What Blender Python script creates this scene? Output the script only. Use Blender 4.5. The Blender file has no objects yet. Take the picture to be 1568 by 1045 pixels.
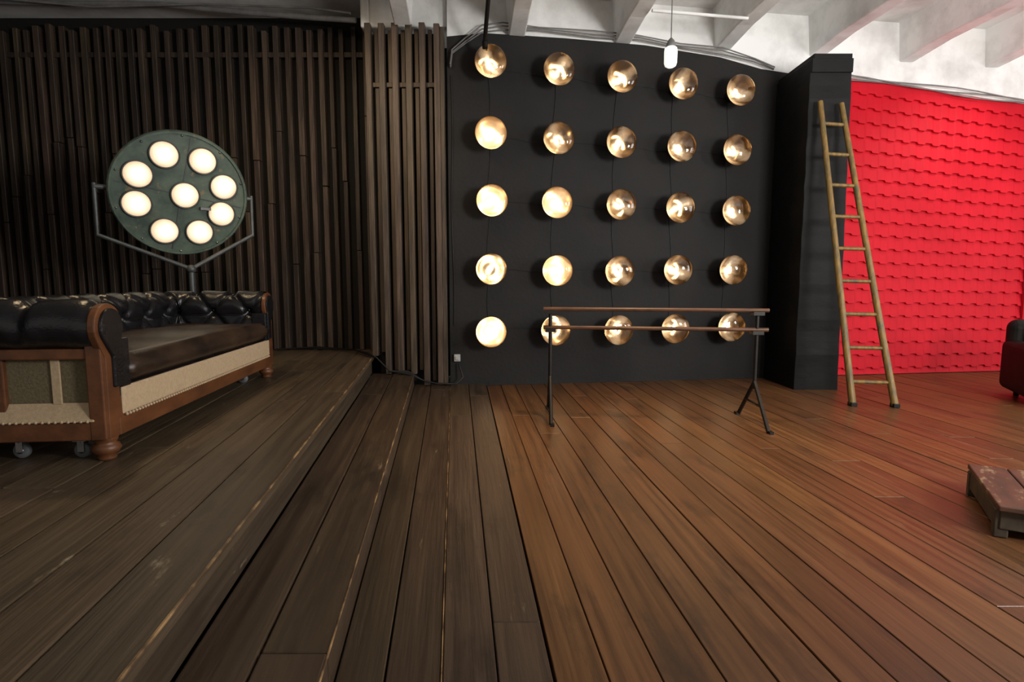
import bpy, math, random
from mathutils import Vector, Matrix
random.seed(7)
S=bpy.context.scene
try:
    S.view_settings.view_transform='Standard'
except Exception: pass

# ------------------------------------------------------------------ materials
def mat(name, col, rough=0.6, metal=0.0, col2=None, nscale=(6,6,6), bump=0.0, bscale=None,
        emit=None, estr=0.0, tint=False, coords='Object', ramp=(0.35,0.7), spec=0.5, detail=6, rvar=0.0, scuff=None, stain=None):
    m=bpy.data.materials.new(name); m.use_nodes=True
    nt=m.node_tree; N=nt.nodes; L=nt.links
    b=N['Principled BSDF']
    b.inputs['Roughness'].default_value=rough
    b.inputs['Metallic'].default_value=metal
    b.inputs['Specular IOR Level'].default_value=spec
    c1=(*col,1); c2=(*(col2 or [x*0.6 for x in col]),1)
    tc=N.new('ShaderNodeTexCoord'); mp=N.new('ShaderNodeMapping')
    L.new(tc.outputs[coords],mp.inputs['Vector'])
    mp.inputs['Scale'].default_value=nscale
    no=N.new('ShaderNodeTexNoise'); no.inputs['Scale'].default_value=1.0; no.inputs['Detail'].default_value=detail
    no.inputs['Roughness'].default_value=0.6
    L.new(mp.outputs[0],no.inputs['Vector'])
    cr=N.new('ShaderNodeValToRGB'); cr.color_ramp.elements[0].position=ramp[0]; cr.color_ramp.elements[1].position=ramp[1]
    cr.color_ramp.elements[0].color=c2; cr.color_ramp.elements[1].color=c1
    L.new(no.outputs['Fac'],cr.inputs['Fac'])
    out=cr.outputs['Color']
    def layer(out,col,scale,pos,width,loc):
        n2=N.new('ShaderNodeTexNoise'); n2.inputs['Scale'].default_value=1.0; n2.inputs['Detail'].default_value=9; n2.inputs['Roughness'].default_value=0.7
        mp2=N.new('ShaderNodeMapping'); mp2.inputs['Scale'].default_value=scale; mp2.inputs['Location'].default_value=loc
        L.new(tc.outputs[coords],mp2.inputs['Vector']); L.new(mp2.outputs[0],n2.inputs['Vector'])
        r2=N.new('ShaderNodeValToRGB'); r2.color_ramp.elements[0].position=pos; r2.color_ramp.elements[1].position=pos+width
        L.new(n2.outputs['Fac'],r2.inputs['Fac'])
        m2=N.new('ShaderNodeMix'); m2.data_type='RGBA'
        L.new(r2.outputs['Color'],m2.inputs['Factor']); L.new(out,m2.inputs[6]); m2.inputs[7].default_value=(*col,1)
        return m2.outputs[2]
    if stain: out=layer(out,*stain,0.14,(7.1,4.2,0))
    if tint:
        at=N.new('ShaderNodeAttribute'); at.attribute_name='tint'
        mx=N.new('ShaderNodeMix'); mx.data_type='RGBA'; mx.blend_type='MULTIPLY'
        mx.inputs['Factor'].default_value=1
        L.new(out,mx.inputs[6]); L.new(at.outputs['Color'],mx.inputs[7]); out=mx.outputs[2]
    if scuff: out=layer(out,*scuff,0.06,(3.3,1.7,0))
    L.new(out,b.inputs['Base Color'])
    if rvar:
        mr=N.new('ShaderNodeMapRange'); mr.inputs['To Min'].default_value=rough-rvar; mr.inputs['To Max'].default_value=rough+rvar
        L.new(no.outputs['Fac'],mr.inputs['Value']); L.new(mr.outputs[0],b.inputs['Roughness'])
    if bump:
        bp=N.new('ShaderNodeBump'); bp.inputs['Strength'].default_value=bump; bp.inputs['Distance'].default_value=0.01
        if bscale:
            nb=N.new('ShaderNodeTexNoise'); nb.inputs['Scale'].default_value=1; nb.inputs['Detail'].default_value=5
            mb=N.new('ShaderNodeMapping'); mb.inputs['Scale'].default_value=bscale
            L.new(tc.outputs[coords],mb.inputs['Vector']); L.new(mb.outputs[0],nb.inputs['Vector']); L.new(nb.outputs['Fac'],bp.inputs['Height'])
        else: L.new(no.outputs['Fac'],bp.inputs['Height'])
        L.new(bp.outputs[0],b.inputs['Normal'])
    if emit:
        b.inputs['Emission Color'].default_value=(*emit,1); b.inputs['Emission Strength'].default_value=estr
    return m

M={}
M['floor']=mat('floor_wood_warm',(0.185,0.082,0.030),0.38,col2=(0.090,0.038,0.014),nscale=(30,0.9,1),coords='UV',tint=True,bump=0.2,bscale=(70,2.5,1),rvar=0.12,scuff=((0.26,0.16,0.085),(12,1.6,1),0.645),stain=((0.050,0.024,0.011),(3.5,1.1,1),0.54))
M['step']=mat('step_wood_dark',(0.092,0.060,0.035),0.46,col2=(0.045,0.028,0.017),nscale=(26,0.9,1),coords='UV',tint=True,bump=0.28,bscale=(60,2.5,1),rvar=0.12,scuff=((0.20,0.145,0.09),(14,2.0,1),0.63),stain=((0.028,0.018,0.011),(3.5,1.2,1),0.54))
M['plat']=mat('platform_wood',(0.128,0.092,0.056),0.46,col2=(0.072,0.050,0.030),nscale=(20,0.9,1),coords='UV',tint=True,bump=0.28,bscale=(50,2.5,1),rvar=0.12,scuff=((0.30,0.24,0.16),(7,2.0,1),0.625),stain=((0.042,0.029,0.018),(3.0,1.2,1),0.54))
M['worn_glint']=mat('worn_edge_highlight',(0.42,0.26,0.12),0.33,col2=(0.09,0.055,0.03),nscale=(6,7,6),ramp=(0.45,0.62))  # worn edges, with bright nosing highlights painted into the pale tone
M['gap']=mat('under_floor',(0.005,0.004,0.003),0.9)
M['slat']=mat('slat_wood_charred',(0.085,0.055,0.036),0.55,col2=(0.024,0.016,0.011),nscale=(22,22,1.6),tint=True,bump=0.5,bscale=(50,50,4))
M['slat2']=mat('slat_wood_brown',(0.125,0.083,0.055),0.52,col2=(0.040,0.027,0.018),nscale=(22,22,1.6),tint=True,bump=0.5,bscale=(50,50,4))
M['black']=mat('black_paint',(0.017,0.015,0.0135),0.7,col2=(0.012,0.0108,0.010),nscale=(1.5,1.5,1.5),bump=0.3,bscale=(25,25,25),spec=0.3)
M['backing']=mat('black_backing',(0.007,0.006,0.005),0.9)
M['blackrough']=mat('black_pillar_paint',(0.009,0.009,0.009),0.65,col2=(0.0045,0.0045,0.0045),nscale=(4,4,7),bump=0.6,bscale=(6,6,10),spec=0.2)
M['white']=mat('whitewashed_concrete',(0.84,0.84,0.82),0.85,col2=(0.62,0.61,0.59),nscale=(2.2,2.2,2.2),bump=0.5,bscale=(9,9,9),ramp=(0.3,0.55))
M['red']=mat('red_painted_metal',(0.56,0.008,0.020),0.6,col2=(0.48,0.006,0.016),nscale=(2,2,2),spec=0.15)
M['redwall']=mat('red_painted_wall',(0.55,0.010,0.022),0.7,col2=(0.47,0.008,0.018),nscale=(2,2,2),spec=0.15)
M['leather']=mat('black_leather',(0.014,0.014,0.016),0.26,col2=(0.007,0.007,0.008),nscale=(9,9,9),bump=0.2,bscale=(90,90,90),rvar=0.07)
M['seat']=mat('worn_warm_sheen_leather',(0.070,0.040,0.022),0.33,col2=(0.018,0.012,0.010),nscale=(6,3,6),bump=0.2,bscale=(40,40,40),rvar=0.08)  # wear, plus warm light on the seat put into the brown
M['sofawood']=mat('sofa_frame_wood',(0.19,0.070,0.024),0.42,col2=(0.09,0.032,0.012),nscale=(12,3,12))
M['cream']=mat('cream_upholstery',(0.60,0.45,0.28),0.9,col2=(0.50,0.36,0.22),nscale=(60,60,60),bump=0.3)
M['burlap']=mat('burlap_webbing',(0.20,0.165,0.09),0.95,col2=(0.13,0.10,0.055),nscale=(80,80,80),bump=0.5)
M['chrome']=mat('brushed_steel',(0.55,0.55,0.56),0.3,1.0)
M['rubber']=mat('grey_caster_rubber',(0.16,0.17,0.18),0.5)
M['iron']=mat('dark_iron',(0.03,0.027,0.024),0.45,0.6)
M['teal']=mat('green_enamel',(0.15,0.20,0.15),0.45,0.1,col2=(0.055,0.085,0.068),nscale=(5,5,5),scuff=((0.26,0.19,0.11),(9,9,9),0.58),bump=0.2)
M['greymetal']=mat('grey_painted_metal',(0.13,0.14,0.14),0.5,0.5)
M['ladder']=mat('ladder_wood_yellow',(0.30,0.165,0.03),0.5,col2=(0.11,0.075,0.025),nscale=(30,30,4),scuff=((0.07,0.08,0.04),(12,12,5),0.55))
M['rail']=mat('rack_rail_wood',(0.15,0.068,0.033),0.38,col2=(0.07,0.033,0.018),nscale=(4,30,30))
M['cable']=mat('black_cable',(0.008,0.008,0.008),0.5)
M['cablew']=mat('grey_cable',(0.22,0.21,0.20),0.6)
M['plastic']=mat('white_plastic',(0.75,0.75,0.72),0.4)
M['club']=mat('brown_club_leather',(0.020,0.017,0.014),0.55,col2=(0.011,0.009,0.008),nscale=(7,7,7),spec=0.12)
M['yellow']=mat('yellow_fabric',(0.65,0.42,0.02),0.85)
M['crate']=mat('worn_red_wood',(0.13,0.052,0.03),0.5,col2=(0.055,0.03,0.018),nscale=(14,4,14),scuff=((0.26,0.18,0.10),(12,5,12),0.55))
M['cratetrim']=mat('crate_side_wood',(0.10,0.075,0.045),0.6,col2=(0.04,0.03,0.02),nscale=(10,10,10))
M['milk']=mat('opal_glass',(0.85,0.85,0.82),0.25,emit=(1,0.97,0.9),estr=0.9)
M['filament']=mat('hot_filament',(1,0.8,0.5),0.5,emit=(1,0.80,0.52),estr=22)

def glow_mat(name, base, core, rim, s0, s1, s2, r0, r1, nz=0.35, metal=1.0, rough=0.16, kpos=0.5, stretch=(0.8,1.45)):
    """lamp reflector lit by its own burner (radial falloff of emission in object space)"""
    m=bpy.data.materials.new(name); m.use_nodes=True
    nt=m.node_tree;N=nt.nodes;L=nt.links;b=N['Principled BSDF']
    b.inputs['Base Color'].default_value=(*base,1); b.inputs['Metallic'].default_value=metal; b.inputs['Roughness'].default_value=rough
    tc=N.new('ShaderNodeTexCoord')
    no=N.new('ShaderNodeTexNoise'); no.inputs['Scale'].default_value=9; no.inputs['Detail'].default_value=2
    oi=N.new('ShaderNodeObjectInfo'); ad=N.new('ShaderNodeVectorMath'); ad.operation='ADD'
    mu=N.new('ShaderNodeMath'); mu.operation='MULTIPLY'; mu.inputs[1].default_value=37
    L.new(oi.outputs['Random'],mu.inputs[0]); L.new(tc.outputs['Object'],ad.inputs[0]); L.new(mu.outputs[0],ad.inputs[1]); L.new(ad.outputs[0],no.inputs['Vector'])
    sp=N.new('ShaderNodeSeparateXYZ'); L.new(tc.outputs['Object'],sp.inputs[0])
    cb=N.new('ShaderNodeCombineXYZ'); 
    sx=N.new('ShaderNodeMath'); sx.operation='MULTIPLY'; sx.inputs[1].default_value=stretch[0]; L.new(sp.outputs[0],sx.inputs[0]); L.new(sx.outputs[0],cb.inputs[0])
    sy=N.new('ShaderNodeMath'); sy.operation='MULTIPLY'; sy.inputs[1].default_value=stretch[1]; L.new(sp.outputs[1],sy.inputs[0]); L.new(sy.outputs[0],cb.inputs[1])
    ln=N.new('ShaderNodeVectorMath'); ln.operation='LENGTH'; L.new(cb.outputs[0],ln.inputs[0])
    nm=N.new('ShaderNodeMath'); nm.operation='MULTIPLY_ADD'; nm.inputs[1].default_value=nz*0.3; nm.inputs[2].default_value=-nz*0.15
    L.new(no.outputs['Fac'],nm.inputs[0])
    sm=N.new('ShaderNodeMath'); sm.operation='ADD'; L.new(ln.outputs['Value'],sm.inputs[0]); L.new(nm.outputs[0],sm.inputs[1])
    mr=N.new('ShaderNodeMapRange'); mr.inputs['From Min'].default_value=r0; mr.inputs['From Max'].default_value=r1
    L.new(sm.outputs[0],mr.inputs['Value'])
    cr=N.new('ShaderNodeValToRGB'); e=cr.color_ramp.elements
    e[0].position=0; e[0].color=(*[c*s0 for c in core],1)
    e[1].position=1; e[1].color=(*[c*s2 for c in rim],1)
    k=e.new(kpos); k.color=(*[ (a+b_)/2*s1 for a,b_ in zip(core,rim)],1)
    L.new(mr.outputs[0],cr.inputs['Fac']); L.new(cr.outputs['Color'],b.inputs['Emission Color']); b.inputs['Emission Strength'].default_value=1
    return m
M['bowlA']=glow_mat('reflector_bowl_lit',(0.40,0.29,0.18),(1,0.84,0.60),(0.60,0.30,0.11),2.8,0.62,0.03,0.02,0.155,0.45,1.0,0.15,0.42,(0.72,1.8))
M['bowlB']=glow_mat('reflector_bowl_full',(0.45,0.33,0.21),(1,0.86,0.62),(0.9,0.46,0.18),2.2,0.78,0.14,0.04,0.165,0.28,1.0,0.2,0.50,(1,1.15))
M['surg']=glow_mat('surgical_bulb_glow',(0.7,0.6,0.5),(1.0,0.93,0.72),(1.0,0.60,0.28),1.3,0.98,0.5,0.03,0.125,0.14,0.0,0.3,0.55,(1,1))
def glass():
    m=bpy.data.materials.new('clear_lamp_glass'); m.use_nodes=True
    nt=m.node_tree;N=nt.nodes;L=nt.links; N.remove(N['Principled BSDF'])
    t=N.new('ShaderNodeBsdfTransparent'); g=N.new('ShaderNodeBsdfGlossy'); g.inputs['Roughness'].default_value=0.04
    t.inputs['Color'].default_value=(0.97,0.93,0.86,1)
    f=N.new('ShaderNodeFresnel'); f.inputs['IOR'].default_value=1.8
    x=N.new('ShaderNodeMixShader'); L.new(f.outputs[0],x.inputs[0]); L.new(t.outputs[0],x.inputs[1]); L.new(g.outputs[0],x.inputs[2])
    L.new(x.outputs[0],N['Material Output'].inputs['Surface']); return m
M['glass']=glass()

# ------------------------------------------------------------------ geometry helpers
class Geo:
    def __init__(s): s.v=[];s.f=[];s.m=[];s.sm=[];s.uv={};s.t={}
    def add(s,v,f,mi=0,smooth=False,mtx=None,tint=None):
        o=len(s.v)
        s.v+= [ (mtx@Vector(p)) if mtx else Vector(p) for p in v]
        for q in f:
            s.f.append([i+o for i in q]); s.m.append(mi); s.sm.append(smooth)
            s.t[len(s.f)-1]=tint if tint else (1,1,1)
    def box(s,c,d,mi=0,mtx=None,tint=None,rot=None):
        x,y,z=[k/2 for k in d]
        v=[(sx*x,sy*y,sz*z) for sz in(-1,1) for sy in(-1,1) for sx in(-1,1)]
        f=[(0,2,3,1),(4,5,7,6),(0,1,5,4),(2,6,7,3),(0,4,6,2),(1,3,7,5)]
        T=Matrix.Translation(c)
        if rot: T=T@rot
        if mtx: T=mtx@T
        s.add(v,f,mi,False,T,tint)
    def tube(s,pts,r,mi=0,n=10,closed=False,mtx=None):
        pts=[Vector(p) for p in pts]; rs=r if isinstance(r,(list,tuple)) else [r]*len(pts)
        v=[];f=[];up=None
        for i,p in enumerate(pts):
            d=(pts[min(i+1,len(pts)-1)]-pts[max(i-1,0)]).normalized()
            if up is None:
                up=Vector((0,0,1)) if abs(d.z)<0.9 else Vector((1,0,0))
            a=(up-d*up.dot(d)).normalized(); b=d.cross(a); up=a
            for k in range(n):
                t=2*math.pi*k/n; v.append(p+(a*math.cos(t)+b*math.sin(t))*rs[i])
        for i in range(len(pts)-1):
            for k in range(n):
                f.append((i*n+k,i*n+(k+1)%n,(i+1)*n+(k+1)%n,(i+1)*n+k))
        s.add(v,f,mi,True,mtx)
        s.add(v[:n],[tuple(range(n))[::-1]],mi,False,mtx); s.add(v[-n:],[tuple(range(n))],mi,False,mtx)
    def lathe(s,prof,mi=0,n=32,mtx=None,smooth=True):
        v=[];f=[]
        for r,z in prof:
            for k in range(n):
                t=2*math.pi*k/n; v.append((r*math.cos(t),r*math.sin(t),z))
        for i in range(len(prof)-1):
            for k in range(n): f.append((i*n+k,i*n+(k+1)%n,(i+1)*n+(k+1)%n,(i+1)*n+k))
        s.add(v,f,mi,smooth,mtx)
    def ball(s,c,r,mi=0,n=12,mtx=None,sc=(1,1,1)):
        T=Matrix.Translation(c)@Matrix.Diagonal((*sc,1))
        if mtx:T=mtx@T
        s.lathe([(max(r*math.sin(math.pi*i/n),1e-4),-r*math.cos(math.pi*i/n)) for i in range(n+1)],mi,n*2,T)
    def obj(s,name,mats,parent=None,bevel=0,seg=2,loc=None,rz=None):
        me=bpy.data.meshes.new(name); me.from_pydata([tuple(p) for p in s.v],[],s.f)
        for m in mats: me.materials.append(M[m])
        at=me.color_attributes.new('tint','FLOAT_COLOR','CORNER')
        uvl=me.uv_layers.new(name='UVMap') if s.uv else None
        for p in me.polygons:
            p.material_index=s.m[p.index]; p.use_smooth=s.sm[p.index]
            c=s.t[p.index]
            for li in p.loop_indices: at.data[li].color=(*c,1)
            if uvl and p.index in s.uv:
                for li,u in zip(p.loop_indices,s.uv[p.index]): uvl.data[li].uv=u
        me.update()
        o=bpy.data.objects.new(name,me); S.collection.objects.link(o)
        if parent: o.parent=parent
        if loc: o.location=loc
        if rz is not None: o.rotation_euler=(0,0,rz)
        if bevel:
            b=o.modifiers.new('bevel','BEVEL'); b.width=bevel; b.segments=seg; b.limit_method='ANGLE'
        return o
def empty(name,loc=(0,0,0),rz=0):
    e=bpy.data.objects.new(name,None); S.collection.objects.link(e); e.location=loc; e.rotation_euler=(0,0,rz); e.empty_display_size=0.2
    return e
def rt(v=0.25):
    k=1+random.uniform(-v,v); return (k,k*random.uniform(0.95,1.05),k*random.uniform(0.92,1.05))

# ------------------------------------------------------------------ floor / steps / platform (planks)
def lx(line,y):
    (x0,y0),(x1,y1)=line; return x0+(x1-x0)*(y-y0)/(y1-y0)
def strips(g,left,right,z0,z1,n,ya,yb,var=0.25,gap=0.004,seams=True,widths=None,first=0.0):
    ws=widths or [1]*n; tot=sum(ws); acc=0
    for i in range(n):
        f0=acc/tot; acc+=ws[i]; f1=acc/tot
        y=ya-random.uniform(0,2.5) if seams else ya
        while y<yb:
            ln=random.uniform(3.2,6.0) if seams else (yb-ya)
            y1=min(y+ln,yb); y0=max(y,ya)
            if y1-y0>0.05:
                dz=random.uniform(-0.002,0.002); vs=[]
                P=[]
                for yy in (y0+0.0015,y1-0.0015):
                    a=lx(left,yy);b=lx(right,yy)
                    xa=a+(b-a)*f0+gap+(first if i==0 else 0); xb=a+(b-a)*f1-gap*random.uniform(0.4,1.6)
                    P.append((xa,xb,yy))
                for z in (z0,z1+dz):
                    vs+= [(P[0][0],P[0][2],z),(P[0][1],P[0][2],z),(P[1][1],P[1][2],z),(P[1][0],P[1][2],z)]
                fs=[(0,3,2,1),(4,5,6,7),(0,1,5,4),(1,2,6,5),(2,3,7,6),(3,0,4,7)]
                base=len(g.f); g.add(vs,fs,0,False,None,rt(var))
                ou=random.uniform(0,50); ov=random.uniform(0,50); wd=P[0][1]-P[0][0]
                for k,q in enumerate(fs):
                    g.uv[base+k]=[((wd if j%4 in (1,2) else 0)+vs[j][2]+ou,vs[j][1]+ov) for j in q]
            y+=ln
E1=((-0.849,1.14),(-1.569,6.33)); S1=((-0.505,1.392),(-1.07,6.056)); B1=((-0.207,1.558),(-0.686,6.26)); C1=((0.127,1.558),(-0.246,5.86))
g=Geo()
sl=(C1[1][0]-C1[0][0])/(C1[1][1]-C1[0][1])
W=11.0
R1=((C1[0][0]+W,C1[0][1]),(C1[1][0]+W,C1[1][1]))
strips(g,C1,R1,-0.03,0.0,62,-3.0,8.4,0.20,0.0028,widths=[random.uniform(0.85,1.15) for _ in range(62)],first=0.008)
fl=g.obj('floor',['floor'],bevel=0.0022,seg=1)
g=Geo(); g.box((1.2,2.6,-0.06),(17.6,11.6,0.04)); g.obj('floor_base',['gap'])
g=Geo()
strips(g,S1,B1,-0.03,0.022,2,-3.0,6.42,0.15,0.003,widths=[1,1.15])
strips(g,B1,C1,-0.03,0.022,2,-3.0,6.42,0.15,0.003)
g.obj('floor_edge_boards',['step'],bevel=0.003,seg=1)
g=Geo()
strips(g,(( -0.86,1.14),(-1.58,6.33)),S1,0.0,0.15,2,-3.0,6.40,0.15,0.003)
g.obj('wooden_step',['step'],bevel=0.006)
g=Geo()
PL=((-7.4+0.72,1.14),(-7.4,6.33))
strips(g,PL,E1,0.29,0.34,26,-3.0,7.4,0.14,0.0022)
def riser(g,line,off,z0,z1,ya,yb,th=0.02,uv=True):
    v=[(lx(line,ya)-off-th,ya,z0),(lx(line,ya)-off,ya,z0),(lx(line,yb)-off,yb,z0),(lx(line,yb)-off-th,yb,z0)]
    vs=v+[(a,b,z1) for a,b,_ in v]
    fs=[(0,3,2,1),(4,5,6,7),(0,1,5,4),(1,2,6,5),(2,3,7,6),(3,0,4,7)]
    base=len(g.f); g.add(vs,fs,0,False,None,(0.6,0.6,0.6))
    if uv:
        for k,q in enumerate(fs): g.uv[base+k]=[(vs[j][2],vs[j][1]) for j in q]
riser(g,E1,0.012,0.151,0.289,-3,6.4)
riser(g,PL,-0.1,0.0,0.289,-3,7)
g.obj('floor_platform',['plat'],bevel=0.006)
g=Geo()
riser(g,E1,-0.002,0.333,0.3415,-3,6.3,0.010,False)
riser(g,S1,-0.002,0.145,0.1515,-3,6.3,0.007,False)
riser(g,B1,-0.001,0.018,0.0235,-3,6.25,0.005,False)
g.obj('trim_step_edge_highlights',['worn_glint'],bevel=0.002,seg=1)  # thin strips carry both wear and painted edge highlights

# ------------------------------------------------------------------ walls
yaw=math.atan(0.1495)
def WY(x): return 6.40+0.1495*(x+0.70)
def wallslab(name,x0,x1,z0,z1,off,th,m,z1b=None):
    g=Geo()
    vs=[(x0,WY(x0)+off,z0),(x1,WY(x1)+off,z0),(x1,WY(x1)+off+th,z0),(x0,WY(x0)+off+th,z0)]
    zz=[z1,z1b or z1,z1b or z1,z1]
    vs=vs+[(p[0],p[1],q) for p,q in zip(vs,zz)]
    g.add(vs,[(0,3,2,1),(4,5,6,7),(0,1,5,4),(1,2,6,5),(2,3,7,6),(3,0,4,7)])
    return g.obj(name,[m])
wallslab('wall_back',-0.70,10.4,-0.04,4.3,0.04,0.2,'white')
g=Geo()
top=[(-0.70,3.80),(-0.3,3.86),(0.6,3.86),(1.5,3.84),(2.4,3.76),(2.9,3.66),(3.35,3.62)]
front=[(x,WY(x),z) for x,z in top]; n=len(top)
v=[(x,y,0.0) for x,y,z in front]+front+[(x,y+0.04,z) for x,y,z in front]
f=[(i,i+1,n+i+1,n+i) for i in range(n-1)]+[(n+i,n+i+1,2*n+i+1,2*n+i) for i in range(n-1)]
g.add(v,f); g.obj('wall_back_black_panel',['black'])
LYc=7.12
g=Geo(); g.box((-4.15,LYc+0.075,2.15),(6.9,0.15,4.3)); g.obj('wall_back_left',['backing'])
g=Geo(); x=-7.35
while x<-1.70:
    w=random.uniform(0.052,0.07); d=random.uniform(0.07,0.10)
    h=random.uniform(4.12,4.20)
    z=0.345; brk=random.uniform(1.2,3.2)
    for (za,zb) in ((z,brk-0.003),(brk+0.003,h)):
        dd=d+random.uniform(-0.012,0.012)
        g.box((x+random.uniform(-.005,.005),LYc-0.003-dd/2,(za+zb)/2),(w,dd,zb-za),0,None,rt(0.4))
    x+=random.choice([0.125,0.135,0.14,0.15,0.13])
g.box((-4.5,LYc-0.055,3.86),(5.6,0.025,0.06),0,None,(0.8,.8,.8))
g.obj('wooden_slat_panel',['slat'],bevel=0.004,seg=1)
g=Geo()
xs=[-1.53,-1.385,-1.245,-1.10,-0.955,-0.80]
for i,x in enumerate(xs):
    zb=0.36 if x<-1.5 else (0.155 if x<-1.08 else 0.03)
    ht=3.88+random.uniform(-0.03,0.04)
    g.box((x,6.355,(zb+ht)/2),(0.062,0.085,ht-zb),0,None,rt(0.3))
    if i<5: g.box((x+0.072,6.435,(zb+ht)/2),(0.045,0.04,ht-zb-0.06),0,None,rt(0.25))
for yy in (6.50,6.64,6.78,6.92,7.06): g.box((-1.54,yy,(0.345+3.86)/2),(0.05,0.07,3.86-0.345),0,None,rt(0.3))
g.box((-1.15,6.403,3.30),(0.85,0.03,0.05)) 
g.box((-0.745,6.355,1.95),(0.045,0.08,3.83),0,None,rt(0.3))
g.box((-1.12,6.48,1.95),(0.76,0.05,3.80),1)
g.obj('slatted_wood_column_cladding',['slat2','backing'],bevel=0.004,seg=1)
g=Geo(); g.box((-1.13,6.80,4.11),(0.84,0.58,0.34)); g.box((-1.60,6.80,4.11),(0.10,0.58,0.34)); g.obj('wall_back_lintel',['white'],bevel=0.02)

# pillar
px0,px1,py=3.115,3.60,6.20
g=Geo()
nz=26
v=[];f=[]
for k in range(nz+1):
    z=3.36*k/nz; j=0.004*(1 if k%3 else -0.4)
    jr=random.uniform(-0.003,0.003); tp=0.05*k/nz
    for (x,y) in [(px0,WY(px0)+0.03),(px0,py),(px1,py),(px1,WY(px1)+0.03)]:
        v.append((x+(jr-tp if x>3.3 else -jr),y+(j if y<6.3 else 0)+jr,z))
for k in range(nz):
    for q in range(3): f.append((k*4+q,k*4+q+1,(k+1)*4+q+1,(k+1)*4+q))
g.add(v,f)
g.box((3.335,6.60,3.43),(0.43,0.84,0.14))
g.box((3.335,6.60,3.52),(0.40,0.84,0.05))
g.obj('pillar',['blackrough'],bevel=0.006)

# red metal tile sheet
g=Geo(); x0,x1=3.90,6.72; per=0.205; nc=int((x1-x0)/per*12); rh=0.165; zt=3.55
v=[];f=[];rows=int(zt/rh)
lines=[]
for r in range(rows+1):
    ztop=zt-r*rh
    lines.append((ztop,0.0,0 if r==0 else 1)); lines.append((ztop-rh+0.003,0.030,1))
for (z,d,wz) in lines:
    z=max(z,0.01)
    for c in range(nc+1):
        x=x0+(x1-x0)*c/nc; w=math.sin(2*math.pi*x/per); w=max(-0.55,min(0.65,w*2.0))
        kz=1.025-0.062*(c/nc)
        zz=z*kz+(0.019*w if (z>0.05 and wz) else 0)
        v.append((x,WY(x)+0.035-d-0.0015*(w+1),zz))
for r in range(len(lines)-1):
    for c in range(nc):
        a_=r*(nc+1)+c; f.append((a_+nc+1,a_+nc+2,a_+1,a_))
g.add(v,f,0,False); 
g.obj('red_metal_tile_sheet',['red'])
wallslab('wall_back_right',3.62,10.4,0.0,3.56,0.036,0.05,'redwall',3.16)
wallslab('trim_red_wall',6.73,6.80,0.0,3.42,-0.02,0.05,'redwall')

# side walls, windows on the right
g=Geo(); g.box((-7.6,2.3,2.15),(0.2,11,4.3)); g.obj('wall_left',['black'])
g=Geo()
X=10.4
for (ya,yb,za,zb) in [(-3,7.9,0,0.8),(-3,7.9,3.4,4.3),(-3,-2,0.8,3.4),(1.2,2.0,0.8,3.4),(5.2,7.9,0.8,3.4)]:
    g.box((X,(ya+yb)/2,(za+zb)/2),(0.25,yb-ya,zb-za))
g.obj('wall_right',['white'])
for wi,(ya,yb) in enumerate([(-2,1.2),(2.0,5.2)]):
    g=Geo()
    for yy in (ya+0.03,(ya+yb)/2,yb-0.03): g.box((X,yy,2.1),(0.08,0.06,2.6))
    for zz in (0.83,2.1,3.37): g.box((X,(ya+yb)/2,zz),(0.08,yb-ya,0.06))
    g.obj('window_%d'%(wi+1),['plastic'])

# ceiling + beams
g=Geo(); g.box((1.4,2.5,4.35),(18.4,11.2,0.1)); g.obj('ceiling',['white'])
g=Geo()
for k in range(-1,9):
    xw=0.05+1.19*k
    y1=WY(max(xw,-0.7))+0.04 if xw>-0.7 else 6.25
    y0=-3.0
    xa=xw; xb=xw-sl*(y1-y0)
    def sec(x,y,hb): return [(x-0.09,y,3.90-hb),(x+0.09,y,3.90-hb),(x+0.13,y,4.31),(x-0.13,y,4.31)]
    v=sec(xb,y0,0)+sec(xa-sl*0.55,y1-0.55,0)+sec(xa,y1,0.05)
    f=[(0,1,5,4),(1,2,6,5),(2,3,7,6),(3,0,4,7),(4,5,9,8),(5,6,10,9),(6,7,11,10),(7,4,8,11),(3,2,1,0),(8,9,10,11)]
    g.add(v,f)
g.obj('ceiling_beams',['white'],bevel=0.012)
g=Geo(); g.tube([(1.40,6.0,3.885),(2.42,6.15,3.875)],0.016); g.obj('ceiling_pipe',['white'])

# ------------------------------------------------------------------ wall bulbs 5x5
M['bowlback']=mat('bronzed_reflector_back',(0.20,0.13,0.07),0.25,0.9)
def bulb_mesh(bowl):
    g=Geo()
    g.lathe([(0.001,0.0),(0.062,0.0),(0.062,0.035),(0.05,0.045),(0.046,0.07)],0,28)
    g.lathe([(0.046,0.07),(0.052,0.09),(0.085,0.125),(0.125,0.165),(0.155,0.205),(0.166,0.235),(0.169,0.25)],1,40)
    g.lathe([(0.020,0.085),(0.06,0.115),(0.10,0.15),(0.137,0.195),(0.158,0.235),(0.1685,0.25)],2,40)
    g.lathe([(0.001,0.088),(0.021,0.086)],2,20)
    g.lathe([(0.1695,0.248),(0.1675,0.262),(0.155,0.282),(0.12,0.303),(0.075,0.316),(0.03,0.321),(0.001,0.322)],3,40)
    g.tube([(-0.040,0.0,0.145),(0.040,0.004,0.15)],0.010,4,8)
    g.tube([(-0.04,0,0.145),(-0.018,0,0.09)],0.002,0,5); g.tube([(0.04,0.004,0.15),(0.018,0,0.09)],0.002,0,5)
    o=g.obj('tmp_bulb',['iron','bowlback',bowl,'glass','filament'])
    me=o.data; bpy.data.objects.remove(o); return me
meA=bulb_mesh('bowlA'); meB=bulb_mesh('bowlB')
colx=[-0.26,0.465,1.17,1.855,2.525]
rowz=[3.475,2.76,2.065,1.315,0.645]
drop=[0.16,0.09,0.06,0.0,-0.01]
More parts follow.
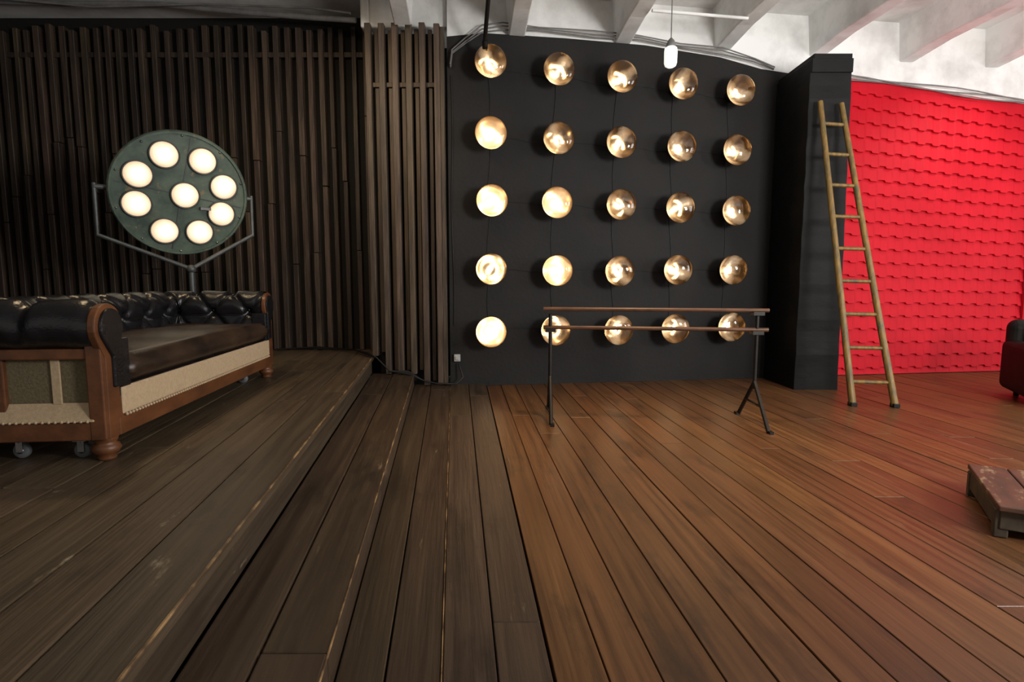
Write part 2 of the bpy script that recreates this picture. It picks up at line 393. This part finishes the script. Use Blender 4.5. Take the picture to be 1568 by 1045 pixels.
for r in range(5):
    for c in range(5):
        x=colx[c]+random.uniform(-0.01,0.01); z=rowz[r]-drop[r]*c/4+random.uniform(-0.01,0.01)
        o=bpy.data.objects.new('wall_bulb_lamp',meB if (c==0 and r in(1,2,4)) or (r in (2,3) and c==1) else meA)
        S.collection.objects.link(o)
        o.location=(x,WY(x)-0.001,z)
        R=Matrix.Rotation(yaw,4,'Z')@Matrix.Rotation(math.radians(90),4,'X')
        R=R@Matrix.Rotation(random.choice([0.3,0.9,1.2,-0.4,2.0,2.6,0.1])+random.uniform(-.2,.2),4,'Z')
        o.rotation_euler=R.to_euler()
g=Geo()
for c in range(5):
    for r in range(4):
        pts=[]
        for k in range(7):
            t=k/6; z=rowz[r]-0.06+(rowz[r+1]+0.12-rowz[r])*t
            x=colx[c]+0.02*math.sin(math.pi*t+c+r); pts.append((x,WY(x)-0.006,z))
        g.tube(pts,0.003,0,5)
for r in range(5):
    for c in range(4):
        pts=[]
        for k in range(7):
            t=k/6; x=colx[c]+0.06+(colx[c+1]-0.12-colx[c])*t
            z=rowz[r]-drop[r]*(c+t)/4+0.015*math.sin(math.pi*t*(1+(r+c)%2)); pts.append((x,WY(x)-0.006,z))
        g.tube(pts,0.003,0,5)
g.obj('bulb_wiring',['cable'])

# ------------------------------------------------------------------ cables / socket
g=Geo()
for j in range(3):
    pts=[(x,WY(x)-0.03-0.015*j,z+0.02+0.02*j+0.015*math.sin(x*5+j)) for x,z in [(-0.66,3.45),(-0.64,3.60),(-0.5,3.72),(-0.32,3.85),(-0.1,3.88),(0.3,3.875),(0.9,3.87),(1.4,3.85),(1.9,3.81),(2.4,3.77),(2.8,3.69),(3.05,3.62)]]
    g.tube(pts,0.008,0,6)
    pts=[(x,WY(x)-0.03-0.015*j,3.60-0.07*(x-3.9)+0.02*j+0.02*math.sin(x*3+j*2)) for x in [3.65+0.3*i for i in range(20)]]
    g.tube(pts,0.009,0,6)
g.obj('wall_cable_bundle',['cablew'])
g=Geo()
pts=[(-0.655,WY(-0.65)-0.02,3.4)]+[(-0.655+0.01*math.sin(k),WY(-0.65)-0.015,3.4-0.3*k) for k in range(1,10)]
g.tube(pts,0.005,0,6)
for j in range(3):
    pts=[(-2.9,6.98-0.02*j,0.36),(-2.4,6.98,0.365+0.01*j),(-1.9,6.8,0.37),(-1.62,6.35,0.37+0.01*j),(-1.5,6.25,0.35),(-1.36,6.25,0.20),(-1.15,6.24,0.17+0.015*j),(-1.0,6.25,0.10),(-0.85,6.26,0.06),(-0.62,6.27,0.05),(-0.55,6.30,0.12),(-0.60,6.36,0.27)]
    g.tube(pts,0.010,0,6)
g.obj('floor_cable',['cable'])
g=Geo(); g.box((-0.62,6.385,0.33),(0.07,0.04,0.08)); g.box((-0.62,6.36,0.33),(0.04,0.02,0.04)); g.obj('wall_socket',['plastic'],bevel=0.006)
g=Geo(); g.tube([(-0.28,6.15,3.66),(-0.22,5.75,3.95),(-0.17,5.4,4.25)],0.022,0,10); g.tube([(-0.28,6.15,3.66),(-0.28,6.2,3.60)],0.03); g.tube([(-0.28,6.17,3.62),(-0.26,WY(-.26)+0.01,3.62)],0.016)
g.obj('hanging_iron_rod',['iron'])
g=Geo()
g.tube([(-7,6.55,4.27),(-5,6.65,4.25),(-3.9,6.7,4.26),(-3.0,6.7,4.18),(-2.2,6.7,4.12),(-1.72,6.6,4.05)],0.03,0,10)
g.tube([(-7,6.45,4.20),(-5.5,6.5,4.23),(-4.6,6.6,4.19),(-3.4,6.6,4.22),(-2.2,6.6,4.18),(-1.75,6.5,4.08)],0.012,0,8)
g.obj('ceiling_conduit',['cablew'])

# ------------------------------------------------------------------ pendant
e=empty('pendant_lamp',(1.465,5.5,3.27))
g=Geo(); g.lathe([(0.001,-0.11),(0.03,-0.108),(0.05,-0.095),(0.058,-0.07),(0.060,0.03),(0.056,0.06),(0.035,0.075)],0,28); g.obj('opal_shade',['milk'],e)
g=Geo(); g.lathe([(0.038,0.07),(0.042,0.075),(0.042,0.10),(0.028,0.13),(0.010,0.15),(0.001,0.152)],0,24); g.obj('cap',['cablew'],e)
g=Geo(); g.tube([(0,0,0.14),(0,0,1.02)],0.005); g.obj('cord',['cablew'],e)

# ------------------------------------------------------------------ ladder
bl=Vector((3.275,5.378,0.0)); br=Vector((3.645,5.32,0.0)); tl=Vector((3.20,6.135,3.05)); tr=Vector((3.42,6.135,3.03))
e=empty('wooden_ladder',(0,0,0))
g=Geo()
for a_,b_ in ((bl,tl),(br,tr)):
    pts=[a_+(b_-a_)*t for t in (0,0.25,0.5,0.75,1)]
    g.tube([p+Vector((0,0,0.02)) if i==0 else p for i,p in enumerate(pts)],[0.033,0.031,0.029,0.028,0.026],0,10)
g.obj('rails',['ladder'],e)
g=Geo()
for k in range(9):
    t=0.075+k*0.106
    a_=bl.lerp(tl,t); b_=br.lerp(tr,t)
    g.tube([a_,b_],0.019,0,8)
g.obj('rungs',['ladder'],e)
g=Geo()
for a_ in (bl,br): g.box((a_.x,a_.y,0.02),(0.06,0.07,0.04))
g.obj('feet',['iron'],e,bevel=0.005)

# ------------------------------------------------------------------ trestle rack
e=empty('trestle_rack')
A=Vector((0.335,4.95,0)); B=Vector((2.03,4.70,0))
g=Geo(); g2=Geo()
for P in (A,B):
    g.tube([P+Vector((0,0,0.30)),P+Vector((0,0,0.93))],0.016,0,8)
    g.tube([P+Vector((0,0,0.36)),P+Vector((-0.01,-0.32,0.012))],0.017,0,8)
    g.tube([P+Vector((0,0,0.36)),P+Vector((0.01,0.33,0.012))],0.017,0,8)
    g.tube([P+Vector((0,-0.17,0.18)),P+Vector((0,0.17,0.18))],0.010,0,8)
    g.box(P+Vector((0,-0.33,0.012)),(0.03,0.06,0.024)); g.box(P+Vector((0,0.34,0.012)),(0.03,0.06,0.024))
    for zz in (0.93,0.77): g.box(P+Vector((0,0,zz)),(0.09,0.075,0.03))
d=(B-A).normalized()
for zz in (0.955,0.795):
    g2.tube([A+Vector((0,0,zz))-d*0.06,B+Vector((0,0,zz))+d*0.09],0.017,0,10)
g.obj('iron_legs',['iron'],e); g2.obj('wood_rails',['rail'],e)

# ------------------------------------------------------------------ surgical lamp
C=Vector((-3.10,5.45,2.00)); nrm=Vector((0.60,-0.76,-0.30)).normalized()
rgt=Vector((-nrm.y,nrm.x,0)).normalized()
upv=nrm.cross(rgt)
RM=Matrix((( rgt.x,upv.x,nrm.x,C.x),(rgt.y,upv.y,nrm.y,C.y),(rgt.z,upv.z,nrm.z,C.z),(0,0,0,1)))
e=empty('surgical_lamp')
g=Geo(); R=0.565
g.lathe([(0.001,0.0),(R-0.02,0.0),(R-0.018,0.014),(R,0.014),(R+0.010,0.0),(R+0.010,-0.05),(R-0.01,-0.07),(R-0.04,-0.15),(R-0.20,-0.22),(0.2,-0.26),(0.001,-0.265)],0,64,RM,False)
for k in range(2):
    g.box((0,0,0.003),(2*R-0.08,0.010,0.004),1,RM@Matrix.Rotation(-0.15+k*1.57,4,'Z'))
g.obj('disc_housing',['teal','greymetal'],e)
ringp=[(0.03,0)]+[(0.375*math.cos(math.radians(t)),0.375*math.sin(math.radians(t))) for t in (111,62,17,-24,-66,-112,-163,156)]
g=Geo()
for x,y in ringp:
    T=RM@Matrix.Translation((x,y,0.0))
    g.lathe([(0.112,0.0),(0.124,0.006),(0.126,0.018),(0.118,0.022),(0.112,0.010)],0,32,T)
g.obj('bulb_bezels',['greymetal'],e)
for i,(x,y) in enumerate(ringp):
    g3=Geo(); g3.lathe([(0.114,0.004),(0.102,0.018),(0.07,0.032),(0.035,0.038),(0.001,0.040)],0,32)
    o=g3.obj('bulb_%d'%i,['surg'],e); o.matrix_world=RM@Matrix.Translation((x,y,0.0))
g=Geo(); 
for k in range(10):
    t=math.radians(17+36*k); g.ball((0.535*math.cos(t),0.535*math.sin(t),0.004),0.010,0,6,RM)
g.box((0.20,-0.11,0.02),(0.09,0.025,0.03),0,RM)
g.obj('rivets_and_handle',['chrome'],e)
g=Geo()
lp=C-rgt*0.66-nrm*0.08; rp=C+rgt*0.63-nrm*0.08; bt=C+Vector((0.04,0.02,-0.69))
for p,sg,dz in ((lp,-1,-0.42),(rp,1,-0.36)):
    q=p+Vector((0,0,dz)); 
    g.tube([p+Vector((0,0,0.03)),q,bt],0.020,0,8)
    g.tube([p,p-rgt*sg*0.10],0.024,0,10)
g.tube([bt+Vector((0,0,0.03)),Vector((bt.x,bt.y,0.40))],0.026,0,12)
g.ball(bt,0.042)
g.obj('yoke_and_post',['greymetal'],e)
g=Geo()
for k in range(3):
    t=math.radians(30+120*k); 
    g.tube([(bt.x,bt.y,0.46),(bt.x+0.26*math.cos(t),bt.y+0.26*math.sin(t),0.362)],0.02)
g.obj('tripod_base',['greymetal'],e)

# ------------------------------------------------------------------ chesterfield sofa
SL=2.36
e=empty('chesterfield_sofa',(-1.961,2.683,0.34),math.atan2(0.237,2.347))
rc=0.16; BX=-0.80
path=[]
def addp(x,y): path.append((x,y))
st=0.014
x=0.02
while x>BX+rc: addp(x,0.0); x-=st
for k in range(0,19):
    t=math.pi/2*k/18; addp(BX+rc-rc*math.sin(t),rc-rc*math.cos(t))
y=rc+st
while y<SL-rc: addp(BX,y); y+=st
for k in range(0,19):
    t=math.pi/2*k/18; addp(BX+rc-rc*math.cos(t),SL-rc+rc*math.sin(t))
x=BX+rc+st
while x<0.02: addp(x,SL); x+=st
addp(0.02,SL)
prof=[]; r0=0.108; cz=0.642; arc0=250; arc1=-38; na=44
for k in range(na+1):
    a_=math.radians(arc0+(arc1-arc0)*k/na); prof.append((r0*math.cos(a_),cz+r0*math.sin(a_),math.cos(a_),math.sin(a_)))
nn=prof[-1]; ns=16
for k in range(1,ns+1):
    t=k/ns; prof.append((nn[0]+0.035*t,nn[1]+(0.35-nn[1])*t,0.97,0.2))
tl_=[0]
for k in range(1,len(prof)): tl_.append(tl_[-1]+math.hypot(prof[k][0]-prof[k-1][0],prof[k][1]-prof[k-1][1]))
tend=tl_[-1]; t3=tl_[int(na*0.62)]; hh=(tend-0.06-t3)/2; sp=0.15
v=[];f=[];s=0;nP=len(prof);ss=[]
for i,(x,y) in enumerate(path):
    a_=path[max(i-1,0)]; b_=path[min(i+1,len(path)-1)]
    d=Vector((b_[0]-a_[0],b_[1]-a_[1])).normalized(); nx_,ny_=d.y,-d.x
    if i: s+=math.hypot(x-path[i-1][0],y-path[i-1][1])
    ss.append((s,x,y,nx_,ny_))
    for k,(pn,pz,en,ez) in enumerate(prof):
        t=tl_[k]
        if t>=t3-0.001:
            A_=s/sp+(t-t3)/hh; B_=s/sp-(t-t3)/hh
            fa=abs(((A_/2)+0.5)%1-0.5)*2*sp; fb=abs(((B_/2)+0.5)%1-0.5)*2*sp
            dsp=0.024-0.022*math.exp(-(fa/0.028)**2)-0.022*math.exp(-(fb/0.028)**2)
            dsp-=0.024*math.exp(-((fa**2+fb**2)/(0.045**2)))
        else:
            fs=abs(((s/sp)/2+0.5)%1-0.5)*2*sp
            wgt=max(0,1-(t3-t)/0.32)
            dsp=0.024*wgt-(0.034*math.exp(-(fs/0.030)**2))*wgt
        dsp+=0.003*math.sin(s*23+t*17)
        n_=pn+dsp*en; z=pz+dsp*ez
        v.append((x+nx_*n_,y+ny_*n_,z))
for i in range(len(path)-1):
    for k in range(nP-1):
        f.append((i*nP+k,i*nP+k+1,(i+1)*nP+k+1,(i+1)*nP+k))
g=Geo(); g.add(v,f,0,True); g.obj('tufted_leather_back_and_arms',['leather'],e)
g=Geo()
for row in range(3):
    tt=t3+row*hh
    k=min(range(nP),key=lambda q:abs(tl_[q]-tt)); pn,pz,en,ez=prof[k]
    sv=(row%2)*sp
    while sv<s:
        q=min(ss,key=lambda w:abs(w[0]-sv)); n_=pn-0.022*en; 
        g.ball((q[1]+q[3]*n_,q[2]+q[4]*n_,pz-0.022*ez),0.013,0,6); sv+=2*sp
g.obj('tuft_buttons',['leather'],e)
def armfront(g,gw,yc,sg):
    pts=[]
    for k in range(20):
        a_=math.radians(-35+250*k/19); pts.append((yc+sg*0.112*math.cos(a_),cz+0.112*math.sin(a_)))
    pts+=[(yc-sg*0.045,0.50),(yc-sg*0.05,0.11),(yc+sg*0.075,0.11),(yc+sg*0.09,0.45)]
    n=len(pts); vs=[(0.015,a_,b_) for a_,b_ in pts]+[(0.05,a_,b_) for a_,b_ in pts]
    fs=[tuple(range(n))[::-1],tuple(range(n,2*n))]+[(i,(i+1)%n,n+(i+1)%n,n+i) for i in range(n)]
    gw.add(vs,fs)
    pts2=[(yc+(a_-yc)*0.80+sg*0.006,cz+(b_-cz)*0.80) if b_>0.5 else (yc+sg*(0.0 if (a_-yc)*sg<0.05 else 0.085),max(b_,0.35)) for a_,b_ in pts]
    vs=[(0.045,a_,b_) for a_,b_ in pts2]+[(0.064,a_,b_) for a_,b_ in pts2]
    g.add(vs,fs)
    g.box((0.0,yc+sg*0.10,0.46),(0.12,0.08,0.24))
g=Geo();gw=Geo(); armfront(g,gw,0.0,1); armfront(g,gw,SL,-1)
g.obj('arm_front_leather',['leather'],e,bevel=0.008); gw.obj('arm_front_scrolls',['sofawood'],e,bevel=0.006)
def cushion(name,x0,x1,y0,y1,z0,z1,m,crown=0.02,seed=0):
    g=Geo(); nx=18;ny=44; v=[];f=[]
    def P(i,j,topf):
        u=i/nx;w=j/ny; r=0.05
        x=x0+(x1-x0)*u;y=y0+(y1-y0)*w
        ed=min(u*(x1-x0),(1-u)*(x1-x0),w*(y1-y0),(1-w)*(y1-y0))
        k=min(ed/r,1); h=math.sqrt(max(0,1-(1-k)**2))
        zc=(z0+z1)/2; hz=(z1-z0)/2
        z=zc+topf*(hz*(0.25+0.75*h)+(crown*math.sin(math.pi*u)*math.sin(math.pi*w)+0.006*math.sin(9*y+seed)*math.sin(7*x) if topf>0 else 0))
        return (x,y,z)
    for tf in (1,-1):
        for i in range(nx+1):
            for j in range(ny+1): v.append(P(i,j,tf))
    o=(nx+1)*(ny+1)
    for i in range(nx):
        for j in range(ny):
            a_=i*(ny+1)+j; f.append((a_,a_+ny+1,a_+ny+2,a_+1)); f.append((o+a_,o+a_+1,o+a_+ny+2,o+a_+ny+1))
    for j in range(ny):
        a_=j; f.append((a_,a_+1,o+a_+1,o+a_)); a_=nx*(ny+1)+j; f.append((a_,o+a_,o+a_+1,a_+1))
    for i in range(nx):
        a_=i*(ny+1); f.append((a_,o+a_,o+a_+ny+1,a_+ny+1)); a_=i*(ny+1)+ny; f.append((a_,a_+ny+1,o+a_+ny+1,o+a_))
    g.add(v,f,0,True); return g.obj(name,[m],e)
cushion('seat_cushion',-0.72,0.075,0.125,SL-0.125,0.345,0.495,'seat')
g=Geo(); g.box((-0.35,SL/2,0.325),(0.80,SL-0.10,0.05)); g.obj('seat_deck',['leather'],e)
g=Geo(); g.box((0.035,SL/2,0.275),(0.045,SL-0.12,0.14)); 
g.obj('front_cream_band',['cream'],e,bevel=0.012,seg=3)
g=Geo(); yy=0.08
while yy<SL-0.07: g.ball((0.060,yy,0.203),0.008,0,5); yy+=0.028
xx=-0.76
while xx<-0.02: g.ball((xx,-0.075,0.203),0.007,0,5); xx+=0.028
g.obj('nail_head_trim',['cream'],e)
g=Geo()
g.box((0.03,SL/2,0.155),(0.05,SL-0.05,0.09)); 
g.box((BX-0.02,SL/2,0.155),(0.05,SL+0.0,0.09))
for yc in (-0.045,SL+0.045):
    g.box((BX/2+0.01,yc,0.155),(-BX+0.04,0.05,0.09))
    g.box((BX/2,yc,0.52),(-BX,0.04,0.05))
    g.box((BX-0.02,yc,0.34),(0.06,0.05,0.46)); g.box((0.01,yc,0.34),(0.07,0.055,0.46))
    g.box((BX*0.52,yc+ (0.01 if yc<0 else -0.01),0.37),(0.04,0.03,0.30))
g.box((BX-0.02,SL/2,0.55),(0.04,SL,0.05))
g.obj('wood_frame',['sofawood'],e,bevel=0.006)
g=Geo()
for yc in (-0.02,SL+0.02): g.box((BX/2,yc,0.40),(-BX-0.02,0.012,0.24))
g.obj('side_burlap_panels',['burlap'],e)
g=Geo()
for xx in (-0.18,-0.60): g.box((xx,-0.032,0.40),(0.04,0.010,0.24))
g.obj('webbing_straps',['cream'],e,bevel=0.003)
g=Geo()
for yc,sg in ((-0.05,-1),(SL+0.05,1)):
    v=[(BX,yc+sg*0.03,0.20),(0.0,yc+sg*0.03,0.20),(0.0,yc-sg*0.02,0.285),(BX,yc-sg*0.02,0.285),(BX,yc-sg*0.03,0.20),(0,yc-sg*0.03,0.20)]
    g.add(v,[(0,1,2,3),(0,3,4),(1,5,2),(4,5,1,0)])
g.obj('side_cream_roll',['cream'],e,bevel=0.008)
g=Geo(); g.box((BX-0.045,SL/2,0.36),(0.015,SL+0.02,0.46)); g.obj('outer_back_leather',['leather'],e)
g=Geo()
for x,y in [(0.0,0.0),(0.0,SL),(BX,0.0),(BX,SL)]:
    g.lathe([(0.001,0),(0.035,0.0),(0.042,0.012),(0.036,0.024),(0.052,0.036),(0.062,0.055),(0.055,0.075),(0.040,0.085),(0.050,0.095),(0.050,0.112)],0,24,Matrix.Translation((x,y,0)))
g.obj('bun_feet',['sofawood'],e)
g=Geo();g4=Geo()
for x,y in ((-0.13,0.04),(-0.42,0.06),(-0.1,SL-0.28),(-0.6,SL-0.28)):
    T=Matrix.Translation((x,y,0.038))@Matrix.Rotation(math.radians(90),4,'X')
    g.lathe([(0.012,-0.014),(0.034,-0.014),(0.038,-0.008),(0.038,0.008),(0.034,0.014),(0.012,0.014)],0,24,T)
    g4.lathe([(0.001,-0.019),(0.014,-0.019),(0.014,0.019),(0.001,0.019)],0,16,T)
    g4.box((x,y-0.020,0.06),(0.03,0.003,0.055)); g4.box((x,y+0.020,0.06),(0.03,0.003,0.055))
    g4.box((x,y,0.089),(0.06,0.06,0.006)); g4.lathe([(0.001,0.075),(0.022,0.078),(0.022,0.09)],0,16,Matrix.Translation((x,y,0)))
g.obj('caster_tyres',['rubber'],e); g4.obj('caster_forks',['chrome'],e)
g=Geo(); g.box((-0.36,0.05,0.100),(0.74,0.08,0.018)); g.box((-0.36,SL-0.28,0.100),(0.74,0.08,0.018)); g.obj('dolly_boards',['sofawood'],e)

# ------------------------------------------------------------------ club armchair (right edge)
e=empty('leather_armchair',(5.42,5.45,0),math.radians(-25))
g=Geo(); g.box((0,0,0.24),(0.74,0.80,0.28)); g.obj('base',['club'],e,bevel=0.05,seg=4)
g=Geo(); g.box((-0.36,0,0.33),(0.17,0.82,0.52)); g.box((0.36,0,0.33),(0.17,0.82,0.52)); g.obj('arms',['club'],e,bevel=0.075,seg=5)
g=Geo(); g.box((0,0.34,0.45),(0.84,0.20,0.70)); g.obj('back',['club'],e,bevel=0.09,seg=5)
g=Geo(); g.box((0,-0.06,0.42),(0.54,0.66,0.14)); g.obj('seat_cushion',['club'],e,bevel=0.05,seg=4)
g=Geo()
for sx in (-.3,.3):
    for sy in (-.33,.33): g.lathe([(0.001,0.001),(0.022,0.001),(0.032,0.10)],0,16,Matrix.Translation((sx,sy,0)))
g.obj('legs',['iron'],e)
g=Geo(); g.box((-0.10,0.10,0.64),(0.38,0.13,0.36),0,None,None,Matrix.Rotation(-0.25,4,'X')); g.obj('throw_pillow',['yellow'],e,bevel=0.06,seg=5)

# ------------------------------------------------------------------ low wooden bench (right edge)
ang=math.atan2(0.57,0.32)-math.pi/2
e=empty('low_wooden_bench',(2.24,2.569,0),ang)
g=Geo()
for k in range(4): g.box((0.11+0.172*k,0.33,0.150),(0.166,0.70,0.028),0,None,rt(0.3))
g.obj('top_boards',['crate'],e,bevel=0.006)
g=Geo()
g.box((0.37,0.02,0.088),(0.66,0.025,0.09)); g.box((0.37,0.64,0.088),(0.66,0.025,0.09)); g.box((0.04,0.33,0.088),(0.025,0.62,0.09)); g.box((0.70,0.33,0.088),(0.025,0.62,0.09))
for sx in (0.05,0.69):
    for sy in (0.04,0.62): g.box((sx,sy,0.068),(0.055,0.055,0.134))
g.obj('frame_and_legs',['cratetrim'],e,bevel=0.005)

# ------------------------------------------------------------------ lights
def area(name,loc,tgt,sx,sy,en,col):
    l=bpy.data.lights.new(name,'AREA'); l.shape='RECTANGLE'; l.size=sx; l.size_y=sy; l.energy=en; l.color=col
    o=bpy.data.objects.new(name,l); S.collection.objects.link(o); o.location=loc
    o.rotation_euler=(Vector(tgt)-Vector(loc)).to_track_quat('-Z','Y').to_euler(); return o
def spot(name,loc,tgt,en,col,ang,blend=0.8,r=0.1):
    l=bpy.data.lights.new(name,'SPOT'); l.energy=en; l.color=col; l.spot_size=math.radians(ang); l.spot_blend=blend; l.shadow_soft_size=r
    o=bpy.data.objects.new(name,l); S.collection.objects.link(o); o.location=loc
    o.rotation_euler=(Vector(tgt)-Vector(loc)).to_track_quat('-Z','Y').to_euler(); return o
area('window_daylight',(10.0,3.4,2.2),(2,5.5,2.0),3.0,2.4,150,(0.97,0.97,1.0))
area('ceiling_fill',(4.0,0.2,2.2),(2.5,5.5,4.3),1.2,1.2,270,(1.0,0.98,0.95))  # added unseen light that brightens the ceiling
area('ceiling_fill_side',(7.0,1.0,2.2),(6.0,5.5,4.3),1.2,1.2,110,(1.0,0.98,0.95))  # second added light for the ceiling on the right, no fixture
spot('red_wall_fill',(5.9,6.2,3.85),(5.5,7.4,1.6),85,(1.0,0.9,0.85),110,1.0,0.05)  # added unseen light from above, draws shadows under the tile rows
spot('ceiling_spot_warm',(1.1,4.4,3.85),(0.9,4.2,0),330,(1.0,0.68,0.38),72,1.0,0.15)
spot('ceiling_spot_sofa',(-2.9,4.2,3.85),(-2.4,4.0,0.6),120,(1.0,0.72,0.42),90,1.0,0.12)
spot('slat_fill',(-1.6,3.8,3.85),(-1.9,7.0,2.0),170,(1.0,0.76,0.50),80,1.0,0.15)  # added light aimed at the slats to lift their tone
w=bpy.data.worlds.new('world'); S.world=w; w.use_nodes=True
w.node_tree.nodes['Background'].inputs[0].default_value=(1.0,0.95,0.89,1); w.node_tree.nodes['Background'].inputs[1].default_value=0.36

# ------------------------------------------------------------------ camera
cd=bpy.data.cameras.new('camera'); cam=bpy.data.objects.new('camera',cd); S.collection.objects.link(cam)
cd.lens=20; cd.sensor_width=36; cd.sensor_fit='HORIZONTAL'; cd.clip_start=0.05
cam.location=(0,0,1.2); cam.rotation_euler=(math.radians(90-6.06),0,0)
S.camera=cam
